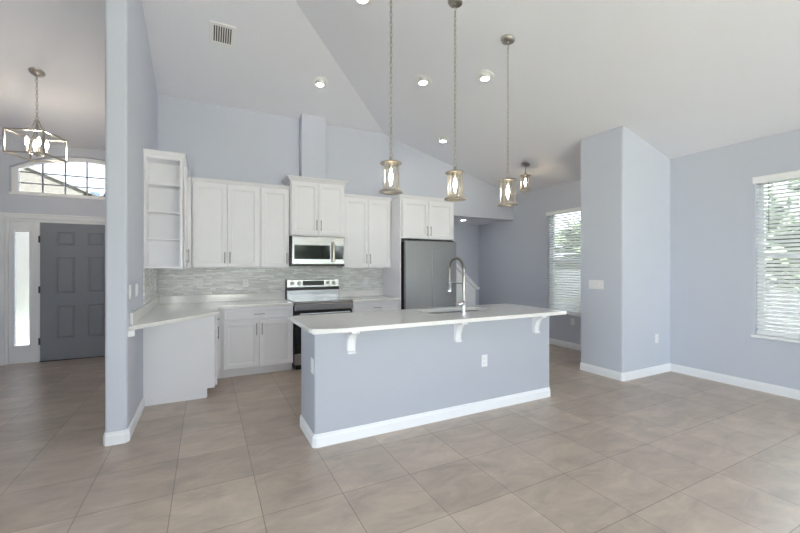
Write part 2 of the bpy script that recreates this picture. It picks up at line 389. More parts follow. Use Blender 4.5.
# ---------------------------------------------------------------- windows, blinds
def side_window(name, y0, y1, z0, z1, rail=True, glassx=RX + .12):
    f = B(); x0, x1 = glassx - .025, glassx + .03
    f.box(x0, x1, y0, y0 + .045, z0, z1, .004); f.box(x0, x1, y1 - .045, y1, z0, z1, .004)
    f.box(x0, x1, y0 + .045, y1 - .045, z0, z0 + .045, .004); f.box(x0, x1, y0 + .045, y1 - .045, z1 - .045, z1, .004)
    if rail: f.box(x0 - .004, x1, y0 + .045, y1 - .045, (z0 + z1) / 2 - .02, (z0 + z1) / 2 + .025, .004)
    o = f.build(name, 'trim', kind='structure')
    g = B(); g.box(glassx + .004, glassx + .008, y0 + .03, y1 - .03, z0 + .03, z1 - .03); g.build('window_pane', 'blindglass' if y0 > .9 else 'glass', o)
    return o
def sill(o, y0, y1, z0):
    s = B(); s.box(RX - .05, RX + .16, y0 - .02, y1 + .02, z0 - .03, z0 + .002, .006); s.build('window_sill', 'trim', o)
w1 = side_window('window_1', *NW); sill(w1, NW[0], NW[1], NW[2])
w2 = side_window('window_2', *RW); sill(w2, RW[0], RW[1], RW[2])
w5 = side_window('window_5', *FW)  # unseen window, added and widened to send daylight onto the wing wall

def blind(y0, y1, z0, z1, label, tilt, wand_y):
    xc = RX + .028
    t = thing('window_blind', label, 'blind', (xc, (y0 + y1) / 2, z0), None)
    h = B(); h.box(xc - .035, xc + .03, y0 + .006, y1 - .006, z1 - .05, z1 - .002, .003); h.build('headrail', 'blind', t)
    v = B(); v.sweep([(xc - .038, y0 - .012), (xc - .038, y1 + .012)], [(0, z1 - .068), (.012, z1 - .068), (.016, z1 - .055), (.016, z1 - .012), (.024, z1 + .004), (0, z1 + .004)], -1); v.build('valance', 'blind', t)
    s = B(); z = z0 + .045; 
    while z < z1 - .07:
        prof = []
        for k in range(7):
            u = -.0245 + .049 * k / 6; c = .0035 * (1 - (u / .0245) ** 2)
            prof.append((u, c))
        prof += [(u, c - .0028) for u, c in prof[::-1]]
        ca, sa = cos(tilt), sin(tilt)
        s.prism([(xc + u * ca - c * sa, z + u * sa + c * ca) for u, c in prof][::1], y0 + .01, y1 - .01, 'y')
        z += .0435
    # prism 'y' puts the first coordinate on x and the second on z
    s.build('slats', 'blind', t)
    r = B(); r.box(xc - .026, xc + .026, y0 + .008, y1 - .008, z0 + .006, z0 + .026, .004); r.build('bottom_rail', 'blind', t)
    for yy in (y0 + .14, y1 - .14):
        c = B()
        for dx in (-.026, .026): c.tube([(xc + dx, yy, z0 + .02), (xc + dx, yy, z1 - .05)], .0012, 5)
        c.build('ladder_cord', 'blind', t)
    wd = B(); wd.tube([(xc - .06, wand_y, z1 - .08), (xc - .062, wand_y, z1 - .62)], .004, 6); wd.build('tilt_wand', 'fascia', t)
blind(NW[0], NW[1], NW[2], NW[3], 'white slatted blind on the dining nook window, partly hidden behind the closet wall', radians(39), NW[1] - .06)
blind(RW[0], RW[1], RW[2], RW[3], 'white slatted blind on the big wall window, cut off by the picture edge', radians(39), RW[1] - .13)

# arched transom
fy0, fy1 = DY + .07, DY + .13
f = B(); iw = .075
def archi(x, ins): return arch(min(max(x, TX0), TX1)) - ins
f.box(TX0, TX0 + iw, fy0 + .002, fy1 - .002, TZ0, arch(TX0) - .004); f.box(TX1 - iw, TX1, fy0 + .002, fy1 - .002, TZ0, arch(TX1) - .004); f.box(TX0 + iw, TX1 - iw, fy0, fy1, TZ0, TZ0 + .03)
for xa, xb in zip(xs, xs[1:]): f.prism([(xa, archi(xa, .055)), (xb, archi(xb, .055)), (xb, arch(xb)), (xa, arch(xa))], fy0, fy1, 'y')
o = f.build('window_3', 'trim', kind='structure')
g = B(); g.prism([(TX0 + .05, TZ0 + .02), (TX1 - .05, TZ0 + .02)] + [(x, archi(x, .03)) for x in xs[::-1] if TX0 + .05 <= x <= TX1 - .05], DY + .104, DY + .108, 'y'); g.build('window_pane', 'dimglass', o)
g = B()
for k in range(5): 
    x = -2.165 + .26 * k; g.box(x - .008, x + .008, DY + .092, DY + .118, TZ0 + .03, archi(x, .05))
for z in (2.625, 2.785): g.box(TX0 + iw, TX1 - iw, DY + .093, DY + .117, z - .008, z + .008)
g.build('muntin', mat('muntin_paint', (.26, .27, .33), .5, var=.05), o)
g = B(); g.box(TX0 - .0, TX1, DY - .012, DY + .08, TZ0 - .03, TZ0 + .004, .004); g.build('window_sill', 'trim', o)
g = B()          # thin arched casing band on the wall
for xa, xb in zip(xs, xs[1:]): g.prism([(xa, arch(xa)), (xb, arch(xb)), (xb, arch(xb) + .045), (xa, arch(xa) + .045)], DY - .012, DY, 'y')
g.box(TX0 - .045, TX0, DY - .012, DY, TZ0 - .03, arch(TX0) + .045); g.box(TX1, TX1 + .045, DY - .012, DY, TZ0 - .03, arch(TX1) + .045)
g.build('window_casing', 'wall', o)

# sliding doors and rear window behind the camera, dark frames
f = B(); y0, y1 = SY - .12, SY - .06
for x in (0, 1.30, 2.62, 3.95, 5.24): f.box(x, x + .07, y0, y1, 0, 2.45)
f.box(0.07, 5.24, y0, y1, 2.38, 2.45); f.box(0.07, 5.24, y0, y1, 0, .07)
o = f.build('door_2', 'dframe', kind='structure'); g = B(); g.box(.03, 5.27, SY - .095, SY - .09, .03, 2.42); g.build('door_pane', 'glass', o)
f = B(); f.box(-2.5, -2.44, y0, y1, .75, 2.3); f.box(-.76, -.7, y0, y1, .75, 2.3); f.box(-2.44, -.76, y0, y1, 2.24, 2.3); f.box(-2.44, -.76, y0, y1, .75, .81)
o = f.build('window_4', 'dframe', kind='structure'); g = B(); g.box(-2.47, -.73, SY - .095, SY - .09, .78, 2.27); g.build('window_pane', 'glass', o)
f = B(); wa, wb = -1.4, 1.8
for y in (wa, .17, wb - .06): f.box(EX - .12, EX - .06, y, y + .06, .3, 2.4)
f.box(EX - .12, EX - .06, wa + .06, wb - .06, 2.34, 2.4); f.box(EX - .12, EX - .06, wa + .06, wb - .06, .3, .36)
o = f.build('window_6', 'trim', kind='structure'); g = B(); g.box(EX - .095, EX - .09, wa + .03, wb - .03, .33, 2.37); g.build('window_pane', 'glass', o)

# front door unit: jambs, sidelight, six-panel slab
f = B()
CAS = [(0, 0), (.062, 0), (.062, .008), (.045, .018), (.01, .020), (0, .014)]
f.box(DX0 - .055, DX0 + .01, DY - .018, DY, 0, 2.155, .004); f.box(DX1 - .01, DX1 + .055, DY - .018, DY, 0, 2.155, .004)
f.box(DX0 + .01, DX1 - .01, DY - .018, DY, 2.09, 2.155, .004); f.box(DX0 - .065, DX1 + .065, DY - .028, DY - .001, 2.145, 2.165, .003)
f.box(DX0, DX1, DY, DY + .14, 2.05, 2.10); f.box(DX0, DX0 + .035, DY, DY + .14, 0, 2.05); f.box(DX1 - .035, DX1, DY, DY + .14, 0, 2.05)
f.box(-2.205, -2.170, DY, DY + .14, 0, 2.05, .003); f.box(-1.211, -1.19, DY, DY + .14, 0, 2.05, .003)
dr = f.build('door_1', 'trim', kind='structure')
for sx0, sx1 in ((-2.515, -2.205), (-1.19, -.895)):
    g = B(); gx0, gx1, gz0, gz1 = sx0 + .065, sx1 - .085, .255, 1.90
    if sx0 > -2: gx0, gx1 = sx0 + .085, sx1 - .065
    wall_grid(g, 'y', DY + .03, DY + .075, sx0, sx1, 2.05, [(gx0, gx1, gz0, gz1)])
    for r_ in ((gx0 - .03, gx0, gz0 - .03, gz1 + .03), (gx1, gx1 + .03, gz0 - .03, gz1 + .03), (gx0, gx1, gz0 - .03, gz0), (gx0, gx1, gz1, gz1 + .03)):
        g.box(r_[0], r_[1], DY + .014, DY + .031, r_[2], r_[3], .004)
    o = g.build('sidelight', 'trim', dr)
    g = B(); g.box(gx0 - .005, gx1 + .005, DY + .045, DY + .052, gz0 - .005, gz1 + .005); g.build('sidelight_pane', 'patglass', o)
# six raised panels
def door_slab(x0, x1, z0, z1, yf):
    g = B(local((x0, yf, z0), (1, 0, 0), (0, -1, 0))); W, H = x1 - x0, z1 - z0
    us = [0, .19, .40, .553, .763, W]; vs = [0, .31, .80, .99, 1.53, 1.70, 1.90, H]
    for i in range(5):
        for j in range(7):
            a0, a1, c0, c1 = us[i], us[i + 1], vs[j], vs[j + 1]
            if i in (1, 3) and j in (1, 3, 5):
                def lp(ins, bb): return [(a0 + ins, bb, c0 + ins), (a1 - ins, bb, c0 + ins), (a1 - ins, bb, c1 - ins), (a0 + ins, bb, c1 - ins)]
                L_ = [lp(0, 0), lp(.008, -.010), lp(.020, -.011), lp(.032, -.003), lp(.04, -.003)]
                for p, q in zip(L_, L_[1:]):
                    for k in range(4): g.face([p[k], p[(k + 1) % 4], q[(k + 1) % 4], q[k]])
                g.face(L_[-1])
            else: g.face([(a0, 0, c0), (a1, 0, c0), (a1, 0, c1), (a0, 0, c1)])
    g.face([(0, -.044, 0), (W, -.044, 0), (W, -.044, H), (0, -.044, H)])
    for p, q in (((0, 0), (W, 0)), ((W, 0), (W, H)), ((W, H), (0, H)), ((0, H), (0, 0))):
        g.face([(p[0], 0, p[1]), (q[0], 0, q[1]), (q[0], -.044, q[1]), (p[0], -.044, p[1])])
    bmesh.ops.remove_doubles(g.bm, verts=g.bm.verts, dist=1e-4)
    return g
door_slab(-2.167, -1.214, .012, 2.047, DY + .005).build('door_slab', 'doorpaint', dr)
for z in (.30, 1.06, 1.80):
    g = B(); g.tube([(-2.172, DY - .004, z - .05), (-2.172, DY - .004, z + .05)], .007, 8); g.box(-2.186, -2.165, DY - .001, DY + .004, z - .05, z + .05); g.build('hinge', 'dframe', dr)
g = B(); g.box(-2.17, -1.235, DY - .02, DY + .14, 0, .012); g.build('door_threshold', 'dframe', dr)
g = B(); g.lathe([(.026, 0), (.026, .008), (.010, .012), (.010, .04), (.026, .048), (.028, .06), (.018, .072), (.001, .074)], (0, 0, 0), 16, 'y')
for v in g.bm.verts: v.co = Vector((-1.31 + v.co.x, DY - v.co.y, .95 + v.co.z))
g.build('door_knob', 'nickel', dr, True)

# ---------------------------------------------------------------- cabinets
def handle(parent, mtx, a, c, vertical=True, L=.15, b0=.02):
    g = B(mtx); h = L / 2
    if vertical: g.tube([(a, b0 + .028, c - h), (a, b0 + .030, c), (a, b0 + .028, c + h)], .0065, 8)
    else: g.tube([(a - h, b0 + .028, c), (a, b0 + .030, c), (a + h, b0 + .028, c)], .0055, 8)
    for s_ in (-1, 1):
        q = s_ * h * .74
        p = (a, b0, c + q) if vertical else (a + q, b0, c); p2 = (p[0], b0 + .028, p[2]); g.tube([p, p2], .0045, 8)
    return g.build('handle', 'pull', parent, True)
CROWN = [(0, -.05), (.005, -.05), (.008, -.042), (.016, -.032), (.024, -.014), (.030, -.010), (.030, 0), (0, 0)]
BIGCROWN = [(0, -.065), (.006, -.065), (.010, -.055), (.022, -.040), (.042, -.016), (.055, -.012), (.055, 0), (0, 0)]
def crown(t, path, ztop, side=1, prof=CROWN):
    g = B(); g.sweep(path, [(o_, ztop + z_) for o_, z_ in prof], side); return g.build('crown_moulding', 'cab', t)
def upper(label, o, u, n, W, D, z0, z1, doors, hz=None, extra=None):
    """doors: list of (a0, a1, handle side)"""
    t = thing('upper_cabinet', label, 'cabinet', (o[0], o[1], z0), 'white upper kitchen cabinets')
    m = local((o[0], o[1], 0), u, n)
    g = B(m); g.box(0, W, -D, 0, z0, z1, .0015, 1); g.build('body', 'cab', t)
    for a0, a1, hs in doors:
        g = B(m); g.panel(a0, a1, z0 + .012, z1 - .035, .004, .023); d = g.build('door', 'cab', t)
        a = a1 - .028 if hs > 0 else a0 + .028
        handle(d, m, a, (hz if hz else z0 + .135))
    return t
UF = 5.49; ZU = 1.382; ZT = 2.505
E1 = WX + .34
ZL = ZT + .022
# open shelf unit on the end of the left run
t = thing('shelf_cabinet', 'white open end shelf with four bays at the end of the cabinet run', 'shelf', (WX, 4.55, ZU))
g = B(); D_ = .22
x0, x1, y0, y1 = WX + .003, E1, 4.55, 4.55 + D_
g.box(x0, x0 + .022, y0, y1, ZU, ZL); g.box(x1 - .022, x1, y0, y1, ZU, ZL); g.box(x0 + .022, x1 - .022, y1 - .012, y1, ZU, ZL)
g.box(x0 + .022, x1 - .022, y0, y1 - .012, ZU, ZU + .02); g.box(x0 + .022, x1 - .022, y0, y1 - .012, ZL - .03, ZL)
g.build('body', 'cab', t)
for z in (1.685, 1.965, 2.245):
    g = B(); g.box(x0 + .022, x1 - .022, y0 + .02, y1 - .012, z - .009, z + .009, .002); g.build('shelf', 'cab', t)
crown(t, [(WX + .003, 4.55), (E1, 4.55), (E1, 4.77)], ZL + .048, 1)
t = upper('white upper cabinet with one narrow door facing along the run beside the open shelf', (E1, 4.775, 0), (0, 1, 0), (1, 0, 0), 5.46 - 4.775, .337, ZU, ZL, [(.01, .46, -1)])
crown(t, [(E1, 4.775), (E1, 5.46)], ZL + .048, 1)
g = B(); g.box(WX + .003, -.165, 5.462, BY - .002, ZU, ZL, .001, 1); fl_ = g.build('corner_filler', 'cab', t)
t = upper('white two door upper cabinet next to the corner, left of the microwave', (-.16, UF, 0), (1, 0, 0), (0, -1, 0), .815, .305, ZU, ZT, [(.012, .405, 1), (.411, .803, -1)])
crown(t, [(-.16, UF), (.655, UF)], ZT + .028)
t = upper('narrow white single door upper cabinet directly left of the microwave', (.657, UF, 0), (1, 0, 0), (0, -1, 0), .39, .305, ZU, ZT, [(.012, .378, 1)])
crown(t, [(.657, UF), (1.047, UF)], ZT + .028)
t = upper('raised white two door cabinet directly above the microwave', (1.05, 5.42, 0), (1, 0, 0), (0, -1, 0), .79, .375, 1.835, 2.63, [(.012, .392, 1), (.398, .778, -1)], 1.99)
crown(t, [(1.05, BY - .005), (1.05, 5.42), (1.84, 5.42), (1.84, BY - .005)], 2.665, 1, BIGCROWN)
t = upper('white two door upper cabinet between the microwave and the refrigerator', (1.843, UF, 0), (1, 0, 0), (0, -1, 0), .80, .305, ZU, ZT - .03, [(.012, .397, 1), (.403, .788, -1)])
crown(t, [(1.843, UF), (2.643, UF)], ZT - .006)
t = upper('short wide white two door cabinet above the refrigerator', (2.668, 5.17, 0), (1, 0, 0), (0, -1, 0), .954, .62, 1.835, 2.46, [(.012, .474, 1), (.480, .943, -1)], 1.96)
crown(t, [(2.646, 5.38), (2.646, 5.17), (3.645, 5.17), (3.645, BY - .005)], 2.50)
for xa in (2.646, 3.624):
    g = B(); g.box(xa, xa + .020, 5.172, BY - .004, 0, 2.45, .001, 1); g.build('side_panel', 'cab', t)

def base_cab(label, o, u, n, W, D, fronts, toe=True):
    t = thing('base_cabinet', label, 'cabinet', (o[0], o[1], 0), 'white base kitchen cabinets')
    m = local((o[0], o[1], 0), u, n)
    g = B(m); g.box(0, W, -D, 0, .105, .878, .001, 1); g.build('body', 'cab', t)
    g = B(m); g.box(0, W, -D, -.075, 0, .106); g.build('toe_kick', 'cab', t)
    for kind, a0, a1, c0, c1, hs in fronts:
        g = B(m)
        if kind == 'drawer': g.panel(a0, a1, c0, c1, .004, .023, rail=.028, bead=.008, depth=.006)
        else: g.panel(a0, a1, c0, c1, .004, .023)
        d = g.build(kind, 'cab', t)
        if kind == 'drawer': handle(d, m, (a0 + a1) / 2, (c0 + c1) / 2, False, .13)
        else: handle(d, m, a1 - .03 if hs > 0 else a0 + .03, c1 - .11)
    return t
BF = 5.18
base_cab('white base cabinet with one wide drawer over two doors, left of the range', (.175, BF, 0), (1, 0, 0), (0, -1, 0), .865, .60,
         [('drawer', .012, .853, .725, .862, 0), ('door', .012, .430, .118, .712, 1), ('door', .436, .853, .118, .712, -1)])
base_cab('white base cabinet between the range and the refrigerator, mostly behind the island', (1.875, BF, 0), (1, 0, 0), (0, -1, 0), .766, .60,
         [('drawer', .012, .754, .725, .862, 0), ('door', .012, .380, .118, .712, 1), ('door', .386, .754, .118, .712, -1)])
# peninsula end cabinet (faces +x), with a flush end panel notched at the toe
t = base_cab('white end base cabinet with a plain side panel under the angled countertop', (.085, 4.562, 0), (0, 1, 0), (1, 0, 0), .61, .635,
         [('drawer', .008, .55, .725, .862, 0), ('door', .008, .55, .118, .712, 1)])
g = B(); g.prism([(WX + .001, 0), (.0, 0), (.0, .100), (.082, .100), (.082, .878), (WX + .001, .878)], 4.540, 4.560, 'y'); g.build('end_panel', 'cab', t)
g = B(); g.box(.086, .173, 5.181, BY - .01, .105, .878); g.box(.05, .173, 5.255, BY - .01, 0, .105); g.build('corner_filler', 'cab', t)

# countertops
def counter(name, label, pts, zt, th=.035, bev=.005):
    g = B(); g.prism(pts, zt - th, zt, 'z', bev)
    t = thing(name, label, 'countertop', (sum(p[0] for p in pts) / len(pts), sum(p[1] for p in pts) / len(pts), zt - th))
    g.build('slab', 'quartz', t); return t
CT = .916
t = counter('countertop', 'pale quartz L-shaped countertop with an angled end on the wing wall', [(WX + .003, BY - .003), (1.043, BY - .003), (1.043, 5.145), (.135, 5.145), (.130, 4.52), (WX + .003, 3.70)], CT)
g = B(); g.box(WX + .022, 1.043, BY - .022, BY - .003, CT + .0005, CT + .10, .002); g.build('splash_strip', 'quartz', t)
g = B(); g.box(WX + .003, WX + .021, 3.80, BY - .003, CT + .0005, CT + .10, .002); g.build('splash_strip', 'quartz', t)
g = B(); g.prism([(WX + .001, 3.70), (WX + .001, 3.74), (WX + .04, 3.77), (WX + .04, 3.745)], CT - .085, CT - .036, 'z', .003); g.build('support_bracket', 'trim', t)
t = counter('countertop', 'short pale quartz countertop between the range and the refrigerator', [(1.872, BY - .003), (2.643, BY - .003), (2.643, 5.145), (1.872, 5.145)], CT)
g = B(); g.box(1.872, 2.643, BY - .022, BY - .003, CT + .0005, CT + .10, .002); g.build('splash_strip', 'quartz', t)

# mosaic backsplash
g = B(); g.box(WX + .014, 1.05, BY - .012, BY - .0005, CT + .101, ZU - .002); g.box(1.05, 1.842, BY - .012, BY - .0005, CT - .1, 1.42); g.box(1.842, 2.644, BY - .012, BY - .0005, CT + .101, ZU - .002)
tag(g.build('tile_backsplash', 'mosaic_x'), 'glossy grey glass mosaic backsplash along the back wall behind the range', 'backsplash')
g = B(); g.box(WX + .0005, WX + .012, 4.54, BY - .013, CT + .101, ZU - .002)
tag(g.build('tile_backsplash', 'mosaic_y'), 'short return of mosaic backsplash on the wing wall under the open shelf', 'backsplash')

# ---------------------------------------------------------------- range
rx0, rx1 = 1.050, 1.866
t = thing('range', 'stainless steel electric range with black glass oven door and rear control panel', 'stove', ((rx0 + rx1) / 2, 5.45, 0))
g = B(); g.box(rx0 + .004, rx1 - .004, 5.19, BY - .03, .06, .90, .003); g.build('body', 'black_matte', t)
g = B(); g.box(rx0, rx1, 5.135, 5.715, .900, .926, .006); g.build('cooktop', 'black', t)
g = B(); g.box(rx0, rx1, 5.125, 5.19, .80, .899, .01, 3); g.build('control_strip', 'steel', t)
g = B(); g.box(rx0 + .0, rx1 - .0, 5.120, 5.150, .898, .929, .007); g.build('cooktop_trim', 'steel', t)
g = B(); g.box(rx0 + .004, rx1 - .004, 5.138, 5.19, .235, .795, .008); d = g.build('oven_door', 'black', t)
g = B(); g.tube([(rx0 + .06, 5.085, .765), (rx1 - .06, 5.085, .765)], .012, 10)
for x in (rx0 + .09, rx1 - .09): g.tube([(x, 5.085, .765), (x, 5.14, .765)], .009, 8)
g.build('handle', 'steel', d, True)
g = B(); g.box(rx0 + .004, rx1 - .004, 5.138, 5.19, .075, .228, .006); g.build('storage_drawer', 'steel', t)
g = B(); g.box(rx0 + .03, rx1 - .03, 5.21, BY - .1, 0, .06); g.build('plinth', 'black_matte', t)
# backguard
g = B(); g.box(rx0, rx1 - .01, 5.72, 5.777, .90, 1.205, .008); bgd = g.build('backguard', 'steel', t)
g = B(); g.box(rx0 - .003, rx0 + .012, 5.712, 5.785, .90, 1.21, .003); g.box(rx0 + .010, rx1 - .014, 5.714, 5.721, 1.045, 1.092, .001, 1); g.build('backguard_trim', 'black_matte', bgd)
xm = (rx0 + rx1) / 2
g = B(); g.box(xm - .165, xm + .155, 5.7135, 5.721, 1.115, 1.185, .002); g.build('display', 'black_matte', bgd)
for x in (rx0 + .085, rx0 + .19, rx1 - .19, rx1 - .095):
    g = B(); g.lathe([(.030, 5.722), (.030, 5.716), (.024, 5.712), (.022, 5.690), (.018, 5.686), (.001, 5.686)], (x, 0, 1.150), 20, 'y'); g.box(x - .003, x + .003, 5.682, 5.688, 1.135, 1.167)
    g.build('knob', 'pull', bgd, True)
for x, y, r_ in ((rx0 + .2, 5.32, .09), (rx1 - .2, 5.32, .105), (rx0 + .2, 5.57, .075), (rx1 - .2, 5.57, .09)):
    g = B(); g.tube([(x + r_ * cos(a * pi / 16), y + r_ * sin(a * pi / 16), .9262) for a in range(32)], .0012, 4, True); g.build('burner_ring', 'fascia', t)

# microwave
mx0, mx1, my, mz0, mz1 = 1.052, 1.838, 5.405, 1.405, 1.832
t = thing('microwave', 'stainless over-the-range microwave with dark glass door, under the raised cabinet', 'microwave', ((mx0 + mx1) / 2, 5.6, mz0))
g = B(); g.box(mx0, mx1, my + .03, BY - .004, mz0, mz1, .004); g.build('body', 'black_matte', t)
xs_ = mx1 - .165
g = B(); g.box(mx0 + .02, xs_ - .03, my + .004, my + .03, mz0 + .03, mz1 - .004, .004); d = g.build('door', 'steel', t)
g = B(); g.box(mx0 + .05, xs_ - .055, my - .001, my + .006, mz0 + .10, mz1 - .125, .002); g.build('door_glass', 'black', d)
g = B(); g.box(xs_ - .03, mx1, my + .004, my + .03, mz0 + .03, mz1 - .004, .004); p = g.build('control_panel', 'steel', t)
g = B(); g.box(xs_ + .012, mx1 - .016, my - .001, my + .006, mz0 + .10, mz1 - .125, .002); g.build('display', 'black', p)
g = B(); g.box(mx0, mx0 + .02, my + .004, my + .03, mz0 + .01, mz1 - .004, .002); g.box(mx0 + .02, mx1, my + .008, my + .03, mz0, mz0 + .029, .002); g.build('vent_trim', 'black_matte', t)
g = B(); g.box(xs_ - .028, xs_ + .002, my - .045, my - .030, mz0 + .055, mz1 - .075, .006, 3)
for z in (mz0 + .08, mz1 - .10): g.box(xs_ - .022, xs_ - .004, my - .032, my + .006, z - .012, z + .012, .003)
g.build('handle', 'lampmetal', d, True)

# refrigerator
fx0, fx1, fy, fz = 2.688, 3.615, 5.055, 1.795
t = thing('refrigerator', 'grey stainless french door refrigerator in the cabinet alcove', 'refrigerator', ((fx0 + fx1) / 2, 5.4, 0))
g = B(); g.box(fx0 + .006, fx1 - .006, fy + .075, BY - .03, .03, fz - .015, .004); g.build('body', 'black_matte', t)
mid = (fx0 + fx1) / 2
for a, c in ((fx0, mid - .003), (mid + .003, fx1)):
    g = B(); g.box(a, c, fy, fy + .068, .72, fz, .004, 2); g.build('door', 'fridgesteel', t)
g = B(); g.box(fx0, fx1, fy, fy + .068, .06, .705, .009, 3); d = g.build('freezer_drawer', 'fridgesteel', t)
g = B(); g.box(fx0 + .08, fx1 - .08, fy - .018, fy + .002, .655, .675, .005); g.build('handle', 'steel', d)
for xa in (fx0 + .02, fx1 - .09):
    g = B(); g.box(xa, xa + .07, fy + .03, fy + .12, fz, fz + .014, .003); g.build('hinge_cover', 'black_matte', t)
for x in (fx0 + .08, fx1 - .08):
    for y in (fy + .14, BY - .1): g = B(); g.lathe([(.02, 0), (.02, .04)], (x, y, 0), 10); g.build('foot', 'black_matte', t)

# ---------------------------------------------------------------- island
ix0, ix1, iy0, iy1 = .745, 3.305, 2.905, 3.52
YB = 3.36   # depth of the painted knee wall; the cabinets behind it are set in
IT = .940
t = thing('kitchen_island', 'long kitchen island painted pale blue grey with white baseboard and brackets', 'kitchen island', ((ix0 + ix1) / 2, (iy0 + iy1) / 2, 0))
g = B(); rp = rounded(ix0, ix1, iy0, iy1, .018, ('sw', 'se'))
sxa, sxb, sya, syb = 1.96, 2.72, 3.13, 3.47
g.prism(rounded(ix0, ix1, iy0, 3.06, .018, ('sw', 'se')), 0, IT - .036); g.box(ix0, 1.90, 3.06, YB, 0, IT - .036); g.box(2.78, ix1, 3.06, YB, 0, IT - .036); g.box(1.90, 2.78, 3.06, YB, 0, .68)
g.build('body', mat('island_paint', (.44, .462, .525), .55, bump=.35, bscale=90), t)
b = B(); b.sweep([(ix0, YB), (ix0, iy0 + .016), (ix0 + .016, iy0), (ix1 - .016, iy0), (ix1, iy0 + .016), (ix1, YB)], BB, 1)
b.build('baseboard_trim', 'trim', t)
b = B(); b.sweep([(ix0, YB), (ix0, iy0 + .016), (ix0 + .016, iy0), (ix1 - .016, iy0), (ix1, iy0 + .016), (ix1, YB)], [(0, IT - .066), (.008, IT - .066), (.013, IT - .05), (.013, IT - .0365), (0, IT - .0365)], 1)
b.build('top_trim', 'trim', t)
g = B(); g.box(ix0 + .06, 1.90, YB, iy1, .10, IT - .036); g.box(2.78, ix1 - .06, YB, iy1, .10, IT - .036); g.box(1.90, 2.78, YB, iy1, .10, .68); g.box(1.90, 2.78, iy1 - .018, iy1, .68, IT - .036); g.box(ix0 + .06, ix1 - .06, YB, iy1 - .07, 0, .10); g.build('cabinet_body', 'cab', t)
# cabinet fronts on the working side
m = local((ix0, iy1, 0), (1, 0, 0), (0, 1, 0))
for a0, a1 in ((.07, .56), (.565, 1.10), (1.18, 1.58), (1.585, 1.99), (2.07, 2.52)):
    g = B(m); g.panel(a0, a1, .12, .86, .001, .021); d = g.build('door', 'cab', t); handle(d, m, a1 - .03, .75)
def corbel(xc, par):
    # bracket: moulded back plate and a concave arm under the counter
    g = B(); yw = iy0; zt = IT - .0365; w2 = .024
    pr = [(yw, zt - .0005), (yw - .125, zt - .0005), (yw - .127, zt - .022)]
    for k in range(11):
        a = k / 10 * pi / 2; pr.append((yw - .120 + .090 * sin(a), zt - .030 - .125 * (1 - cos(a))))
    pr += [(yw - .030, zt - .180), (yw, zt - .185)]
    g.prism(pr, xc - w2, xc + w2, 'x', .002)
    g.box(xc - .033, xc + .033, yw - .014, yw - .0005, zt - .19, zt - .0005, .003)
    for sx_ in (-1, 1):                               # raised edges on the arm
        pr2 = [(y_ - .005 if y_ < yw - .01 else y_, z_) for y_, z_ in pr]
        g.prism(pr2, xc + sx_ * .0285 - .005, xc + sx_ * .0285 + .005, 'x', .001)
    g.box(xc - .036, xc + .036, yw - .042, yw - .001, zt - .20, zt - .183, .003)
    g.build('corbel', 'trim', par)
for xc in (1.035, 2.075, 3.075): corbel(xc, t)

# island countertop with a sink cut-out
t = thing('island_countertop', 'polished white quartz island countertop with clipped corner and sink cut-out', 'countertop', (2.0, 3.15, IT - .035))
g = B(); cx0, cx1, cy0, cy1 = .68, 3.325, 2.70, 3.60
outer = [(cx0, cy1), (cx0, 2.82), (.695, 2.785), (.73, 2.76), (.86, 2.71), (.93, cy0), (cx1 - .01, cy0), (cx1, cy0 + .01), (cx1, cy1)]
def rrect(x0, x1, y0, y1, r, n=5):
    p = []
    for cx, cy, a0 in ((x1 - r, y1 - r, 0), (x0 + r, y1 - r, 90), (x0 + r, y0 + r, 180), (x1 - r, y0 + r, 270)):
        p += [(cx + r * cos(radians(a0 + 90 * k / n)), cy + r * sin(radians(a0 + 90 * k / n))) for k in range(n + 1)]
    return p
inner = rrect(sxa, sxb, sya, syb, .06)
def slab_with_hole(zt, zb):
    bm = bmesh.new()
    from mathutils.geometry import delaunay_2d_cdt
    pts = [Vector(p) for p in outer] + [Vector(p) for p in inner]; no, ni = len(outer), len(inner)
    ed = [(i, (i + 1) % no) for i in range(no)] + [(no + i, no + (i + 1) % ni) for i in range(ni)]
    vs, es, fs, *_ = delaunay_2d_cdt(pts, ed, [], 0, 1e-6)
    def inside(c):
        return not (sxa < c.x < sxb and sya < c.y < syb and any(True for _ in (0,)) and point_in(c, inner)) and point_in(c, outer)
    def point_in(c, poly):
        k = False
        for (xa, ya), (xb, yb) in zip(poly, poly[1:] + poly[:1]):
            if (ya > c.y) != (yb > c.y) and c.x < (xb - xa) * (c.y - ya) / (yb - ya) + xa: k = not k
        return k
    top = [bm.verts.new((v.x, v.y, zt)) for v in vs]; bot = [bm.verts.new((v.x, v.y, zb)) for v in vs]
    for f in fs:
        c = sum((vs[i] for i in f), Vector((0, 0))) / len(f)
        if inside(c): bm.faces.new([top[i] for i in f]); bm.faces.new([bot[i] for i in f][::-1])
    for e in [e for e in bm.edges if e.is_boundary and e.verts[0].co.z > zb + .001]:
        i, j = [top.index(v) for v in e.verts]; bm.faces.new((top[i], top[j], bot[j], bot[i]))
    bmesh.ops.recalc_face_normals(bm, faces=bm.faces)
    be = [e for e in bm.edges if len(e.link_faces) == 2 and e.calc_face_angle() > 1.0]
    bmesh.ops.bevel(bm, geom=be, offset=.004, segments=2, profile=.5, affect='EDGES')
    return bm
g.add(slab_with_hole(IT, IT - .035)); g.build('slab', 'quartz', t)
